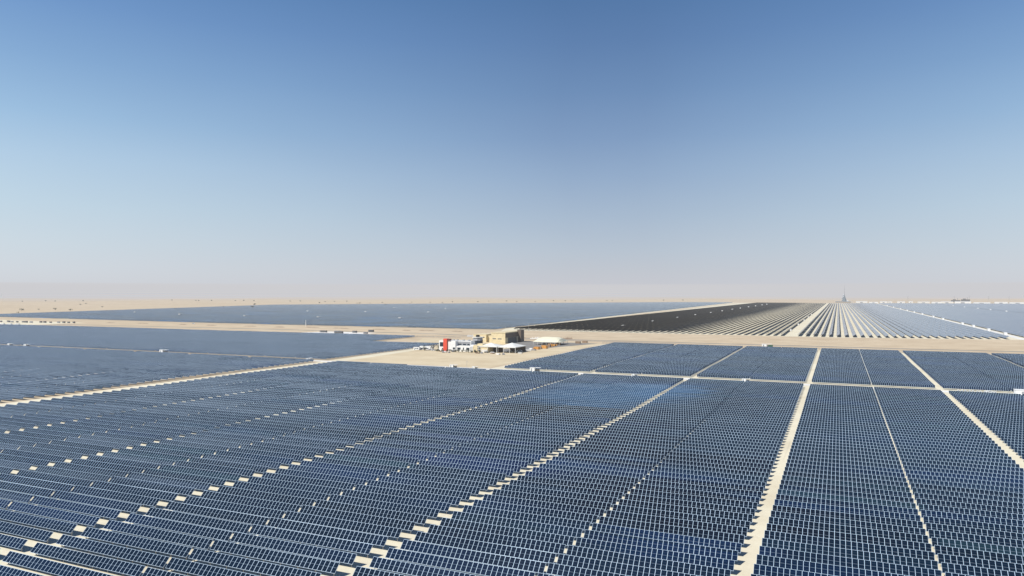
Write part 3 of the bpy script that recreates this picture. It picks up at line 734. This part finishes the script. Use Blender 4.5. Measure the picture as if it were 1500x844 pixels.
# ------------------------------------------------------------------ distant landmarks
t = empty('spiral_tower', 'silver spiral tower with needle mast on the horizon above the tracker rows', 'tower', (41, 5850, 0))
b = MB(); prof = [(15, 0), (14.5, 8), (12.5, 18), (9.5, 28), (6.5, 38), (3.8, 46), (2, 54), (.6, 62)]
b.lathe(prof, 24); b.build('core', M['tglass'], t)
def rad_at(z):
    for (r0, z0), (r1, z1) in zip(prof, prof[1:]):
        if z0 <= z <= z1: return r0+(r1-r0)*(z-z0)/(z1-z0)
    return .6
for q in range(4):
    b = MB(); n = 40; pv = None
    for i in range(n+1):
        u = i/n; z = 4+q*13+u*13; a = pi*1.15-u*pi*1.25+q*.25; r = rad_at(min(61, z))+5.5*sin(pi*u)+1.5
        zz = 6+q*13+(1-u)*15-4; c_ = ((r*cos(a)*1.15), r*sin(a), zz)
        up = (c_[0]*.86, c_[1]*.86, zz+6.5)
        if pv: b.quad(pv[0], c_, up, pv[1])
        pv = (c_, up)
    b.build('spiral_fin', M['silver'], t)
b = MB(); b.poly([(14, -6, 20), (30, -5, 8), (62, -3, 1.2), (62, 4, 1.2), (30, 6, 8), (14, 8, 20)]); b.poly([(14, -6, 20), (30, -5, 8), (62, -3, 1.2), (62, -3, 0), (14, -6, 0)]); b.build('wing', M['silver'], t)
b = MB(); b.bar((0, 0, 58), (0, 0, 92), 2.2, 8, 0, 1.0); b.bar((0, 0, 92), (0, 0, 128), 1.0, 6, 0, .4); b.build('mast', M['grey'], t)
b = MB(); b.box(-62, 40, -22, 26, 0, 6.5); b.build('podium', M['glass'], t)
b = MB(); b.box(-64, 42, -24, 28, 6.503, 8); b.build('roof', M['white'], t)
rn = random.Random(13)
x = 110.0; i = 0
while x < 1330:
    w = rn.choice([30, 45, 70, 24, 90, 55]); i += 1
    t = empty('warehouse_shed', 'low pale shed, %s from the tower along the right horizon' % ordn(i), 'shed', (x, 5480+rn.uniform(-60, 80), 0), 0, 'low sheds along the right horizon')
    h = rn.uniform(5, 11); b = MB(); b.box(0, w, 0, 30, 0, h); b.build('wall', M['white'] if rn.random() < .7 else M['offw'], t)
    b = MB(); b.quad((-.5, -.5, h+.02), (w+.5, -.5, h+.02), (w+.5, 15, h+2.2), (-.5, 15, h+2.2)); b.quad((-.5, 15, h+2.2), (w+.5, 15, h+2.2), (w+.5, 30.5, h+.02), (-.5, 30.5, h+.02)); b.build('roof', M['white'], t)
    b = MB(); b.box(w*.35, w*.6, -.2, -.05, 0, h*.7); b.build('door', M['grey'], t)
    x += w+rn.choice([4, 10, 30, 6])
for i, (x, y, w, h) in enumerate([(800, 6500, 60, 14), (868, 6500, 55, 20)]):
    t = empty('power_block', 'dark grey power block on the right horizon, %s half' % ['lower left', 'taller right'][i], 'building', (x, y, 0), 0, 'power blocks on the right horizon')
    b = MB(); b.box(0, w, 0, 30, 0, h); b.box(w*.2, w*.5, 5, 20, h+.003, h+6); b.build('wall', M['dsteel'], t)
    b = MB(); b.bar((w*.7, 10, h), (w*.7, 10, h+16), 1.6, 8); b.build('chimney', M['grey'], t)
for i, (px, d) in enumerate([(1398, 5600), (1420, 6000), (1448, 5700), (1478, 6200), (1330, 6100)]):
    X = (px-1228)*d/FPX*cos(TH)/1.0*1.0; X = (px-1228)*d/FPX*cos(TH); Y = (d+X*sin(TH))/cos(TH)
    t = empty('power_pylon', 'faint lattice pylon on the right horizon, %s from the tower' % ordn([2, 3, 4, 5, 1][i]), 'pylon', (X, Y, 0), .4, 'pylons on the right horizon')
    for sx, sy in ((-1, -1), (1, -1), (1, 1), (-1, 1)):
        b = MB(); b.bar((sx*5, sy*5, 0), (sx*.8, sy*.8, 46), .35, 4, 0, .2); b.build('leg', M['steel'], t)
    b = MB()
    for z in (28, 35, 42): b.bar((-9, 0, z), (9, 0, z), .3)
    b.build('crossarm', M['steel'], t)
# low distant dunes rising behind everything
b = MB(); rnd = random.Random(3)
for ring, (R, hmax) in enumerate(((9500, 16), (14000, 30), (21000, 60))):
    n = 220; base = []
    for i in range(n+1):
        a = radians(50+110*i/n); ph = ring*2.1
        h = hmax*max(0.05, .5+.28*sin(a*9+ph)+.22*sin(a*23+ph*2)+.12*sin(a*61)+.08*sin(a*131))
        base.append((cos(a)*R, sin(a)*R, cos(a)*(R+1400), sin(a)*(R+1400), h))
    for p, q in zip(base, base[1:]):
        b.quad((q[0], q[1], -14), (p[0], p[1], -14), (p[2], p[3], p[4]), (q[2], q[3], q[4]))
setp(b.build('dunes', M['dune']), 'low pale dunes fading into haze along the horizon', 'dunes', kind='structure')

# ------------------------------------------------------------------ haze: a thin layer of dusty air over the desert
hb = MB(); hb.box(-70000, 70000, -70000, 70000, -40, 175)
hz = hb.build('desert_haze', M['white']); setp(hz, 'thin dusty haze lying over the desert and hiding the horizon', 'haze', kind='stuff')
m = bpy.data.materials.new('dusty_haze'); m.use_nodes = True; t = m.node_tree; t.nodes.clear()
out = t.nodes.new('ShaderNodeOutputMaterial'); ab = t.nodes.new('ShaderNodeVolumeAbsorption'); em = t.nodes.new('ShaderNodeEmission'); ad = t.nodes.new('ShaderNodeAddShader')
DENS = 1/19000.0
ab.inputs['Color'].default_value = (0, 0, 0, 1); ab.inputs['Density'].default_value = DENS
em.inputs['Color'].default_value = (.60, .615, .65, 1); em.inputs['Strength'].default_value = DENS*1.0  # emission put into the haze in place of scattered sunlight
HZ = m
t.links.new(ab.outputs[0], ad.inputs[0]); t.links.new(em.outputs[0], ad.inputs[1]); t.links.new(ad.outputs[0], out.inputs['Volume'])
hz.data.materials.clear(); hz.data.materials.append(m)

hb = MB(); n_ = 48; rings = [(7600, -40, 60), (9500, -40, 150), (14000, -40, 260), (60000, -40, 260)]
for (ra, za, zb) in rings:
    for i in range(n_): hb.v.append((ra*cos(2*pi*i/n_), ra*sin(2*pi*i/n_), zb))
for k in range(3):
    for i in range(n_):
        a = k*n_+i; b_ = k*n_+(i+1) % n_; hb.f.append((a, a+n_, b_+n_, b_)); hb.uv += [(0, 0)]*4; hb.mi.append(0)
k0 = len(hb.v)
for ra in (7600, 60000):
    for i in range(n_): hb.v.append((ra*cos(2*pi*i/n_), ra*sin(2*pi*i/n_), -40))
for i in range(n_):
    i2 = (i+1) % n_
    hb.f += [(i, i2, k0+i2, k0+i), (3*n_+i2, 3*n_+i, k0+n_+i, k0+n_+i2), (k0+i, k0+i2, k0+n_+i2, k0+n_+i)]
    hb.uv += [(0, 0)]*12; hb.mi += [0, 0, 0]
db = hb.build('dust_bank', M['white']); setp(db, 'thicker bank of pinkish dust standing along the horizon', 'haze', kind='stuff')
m = bpy.data.materials.new('dust_bank_air'); m.use_nodes = True; t = m.node_tree; t.nodes.clear()
out = t.nodes.new('ShaderNodeOutputMaterial'); ab = t.nodes.new('ShaderNodeVolumeAbsorption'); em = t.nodes.new('ShaderNodeEmission'); ad = t.nodes.new('ShaderNodeAddShader')
D2 = 1/3600.0; ab.inputs['Color'].default_value = (0, 0, 0, 1); ab.inputs['Density'].default_value = D2
em.inputs['Color'].default_value = (.62, .605, .62, 1); em.inputs['Strength'].default_value = D2  # bank glows too, standing for sunlight scattered by the dust
t.links.new(ab.outputs[0], ad.inputs[0]); t.links.new(em.outputs[0], ad.inputs[1]); t.links.new(ad.outputs[0], out.inputs['Volume'])
db.data.materials.clear(); db.data.materials.append(m)

# ------------------------------------------------------------------ sun and sky
sd = (-.46, -.76, 1.0); az = math.atan2(sd[0], sd[1]); el = math.atan2(sd[2], hypot(sd[0], sd[1]))
L = bpy.data.lights.new('sun', 'SUN'); L.energy = 5.0; L.angle = radians(.5); L.color = (1, .965, .90)
lo = bpy.data.objects.new('sun', L); COL.objects.link(lo)
from mathutils import Vector
lo.rotation_euler = Vector(sd).to_track_quat('Z', 'Y').to_euler(); lo.location = (-200, -400, 500)
W = bpy.data.worlds.new('World'); S.world = W; W.use_nodes = True; t = W.node_tree; t.nodes.clear(); n = N(t)
sk = t.nodes.new('ShaderNodeTexSky'); sk.sky_type = 'NISHITA'; sk.sun_disc = False
sk.sun_elevation = el; sk.sun_rotation = az % (2*pi); sk.altitude = 200; sk.air_density = 1.25; sk.dust_density = 1.2; sk.ozone_density = 2.5
bg = t.nodes.new('ShaderNodeBackground'); bg.inputs['Strength'].default_value = .085
wo = t.nodes.new('ShaderNodeOutputWorld'); 
tx = t.nodes.new('ShaderNodeTexCoord'); sx2 = t.nodes.new('ShaderNodeSeparateXYZ'); t.links.new(tx.outputs['Generated'], sx2.inputs[0])
lin = lambda c: tuple(((v/255+.055)/1.055)**2.4 for v in c)+(1,)
def sky_ramp(stops):
    cr = t.nodes.new('ShaderNodeValToRGB'); t.links.new(sx2.outputs[2], cr.inputs[0]); e = cr.color_ramp.elements
    e[0].position, e[0].color = stops[0][0], lin(stops[0][1]); e[1].position, e[1].color = stops[-1][0], lin(stops[-1][1])
    for p, c in stops[1:-1]: q = e.new(p); q.color = lin(c)
    return cr.outputs[0]
r1 = sky_ramp([(0.0, (200, 199, 207)), (.03, (192, 198, 208)), (.06, (182, 195, 210)), (.105, (166, 185, 207)), (.16, (146, 171, 202)), (.21, (127, 156, 194)), (.27, (108, 141, 184)), (.33, (92, 127, 174)), (.40, (76, 115, 164)), (.60, (44, 80, 134)), (1.0, (26, 52, 98))])
r2 = sky_ramp([(0.0, (212, 214, 220)), (.03, (211, 219, 227)), (.06, (206, 220, 230)), (.105, (196, 218, 233)), (.16, (180, 208, 232)), (.21, (158, 194, 227)), (.27, (136, 175, 217)), (.33, (114, 155, 206)), (.40, (92, 136, 190)), (.60, (50, 90, 148)), (1.0, (28, 56, 104))])
# lens edge brightening painted into the sky: deeper blue centre, paler to either side
dp = t.nodes.new('ShaderNodeVectorMath'); dp.operation = 'DOT_PRODUCT'; t.links.new(tx.outputs['Generated'], dp.inputs[0]); a0 = radians(17); dp.inputs[1].default_value = (cos(a0), sin(a0), 0)
side = n.ramp(n.math('ABSOLUTE', dp.outputs['Value']), .05, .70)
wv = n.noise(tx.outputs['Generated'], 2.2, 4, .5, (1, 1, 3.5))
side = n.math('ADD', side, n.math('MULTIPLY', n.math('SUBTRACT', wv, .5), .22))
cmx = n.mix(n.math('MINIMUM', n.math('MAXIMUM', side, 0.0), 1.0), r1, r2)
sc_ = t.nodes.new('ShaderNodeVectorMath'); sc_.operation = 'SCALE'; t.links.new(cmx, sc_.inputs[0]); sc_.inputs['Scale'].default_value = 1/.085
mx = t.nodes.new('ShaderNodeMix'); mx.data_type = 'RGBA'; mx.inputs[0].default_value = .97
t.links.new(sk.outputs[0], mx.inputs[6]); t.links.new(sc_.outputs[0], mx.inputs[7]); t.links.new(mx.outputs[2], bg.inputs[0]); t.links.new(bg.outputs[0], wo.inputs[0])

S.view_settings.view_transform = 'Standard'; S.view_settings.look = 'None'; S.view_settings.exposure = 0
S.render.engine = 'CYCLES'
try:
    S.cycles.use_denoising = True; S.cycles.denoiser = 'OPENIMAGEDENOISE'
except Exception: pass
S.cycles.max_bounces = 5; S.cycles.diffuse_bounces = 2; S.cycles.glossy_bounces = 3
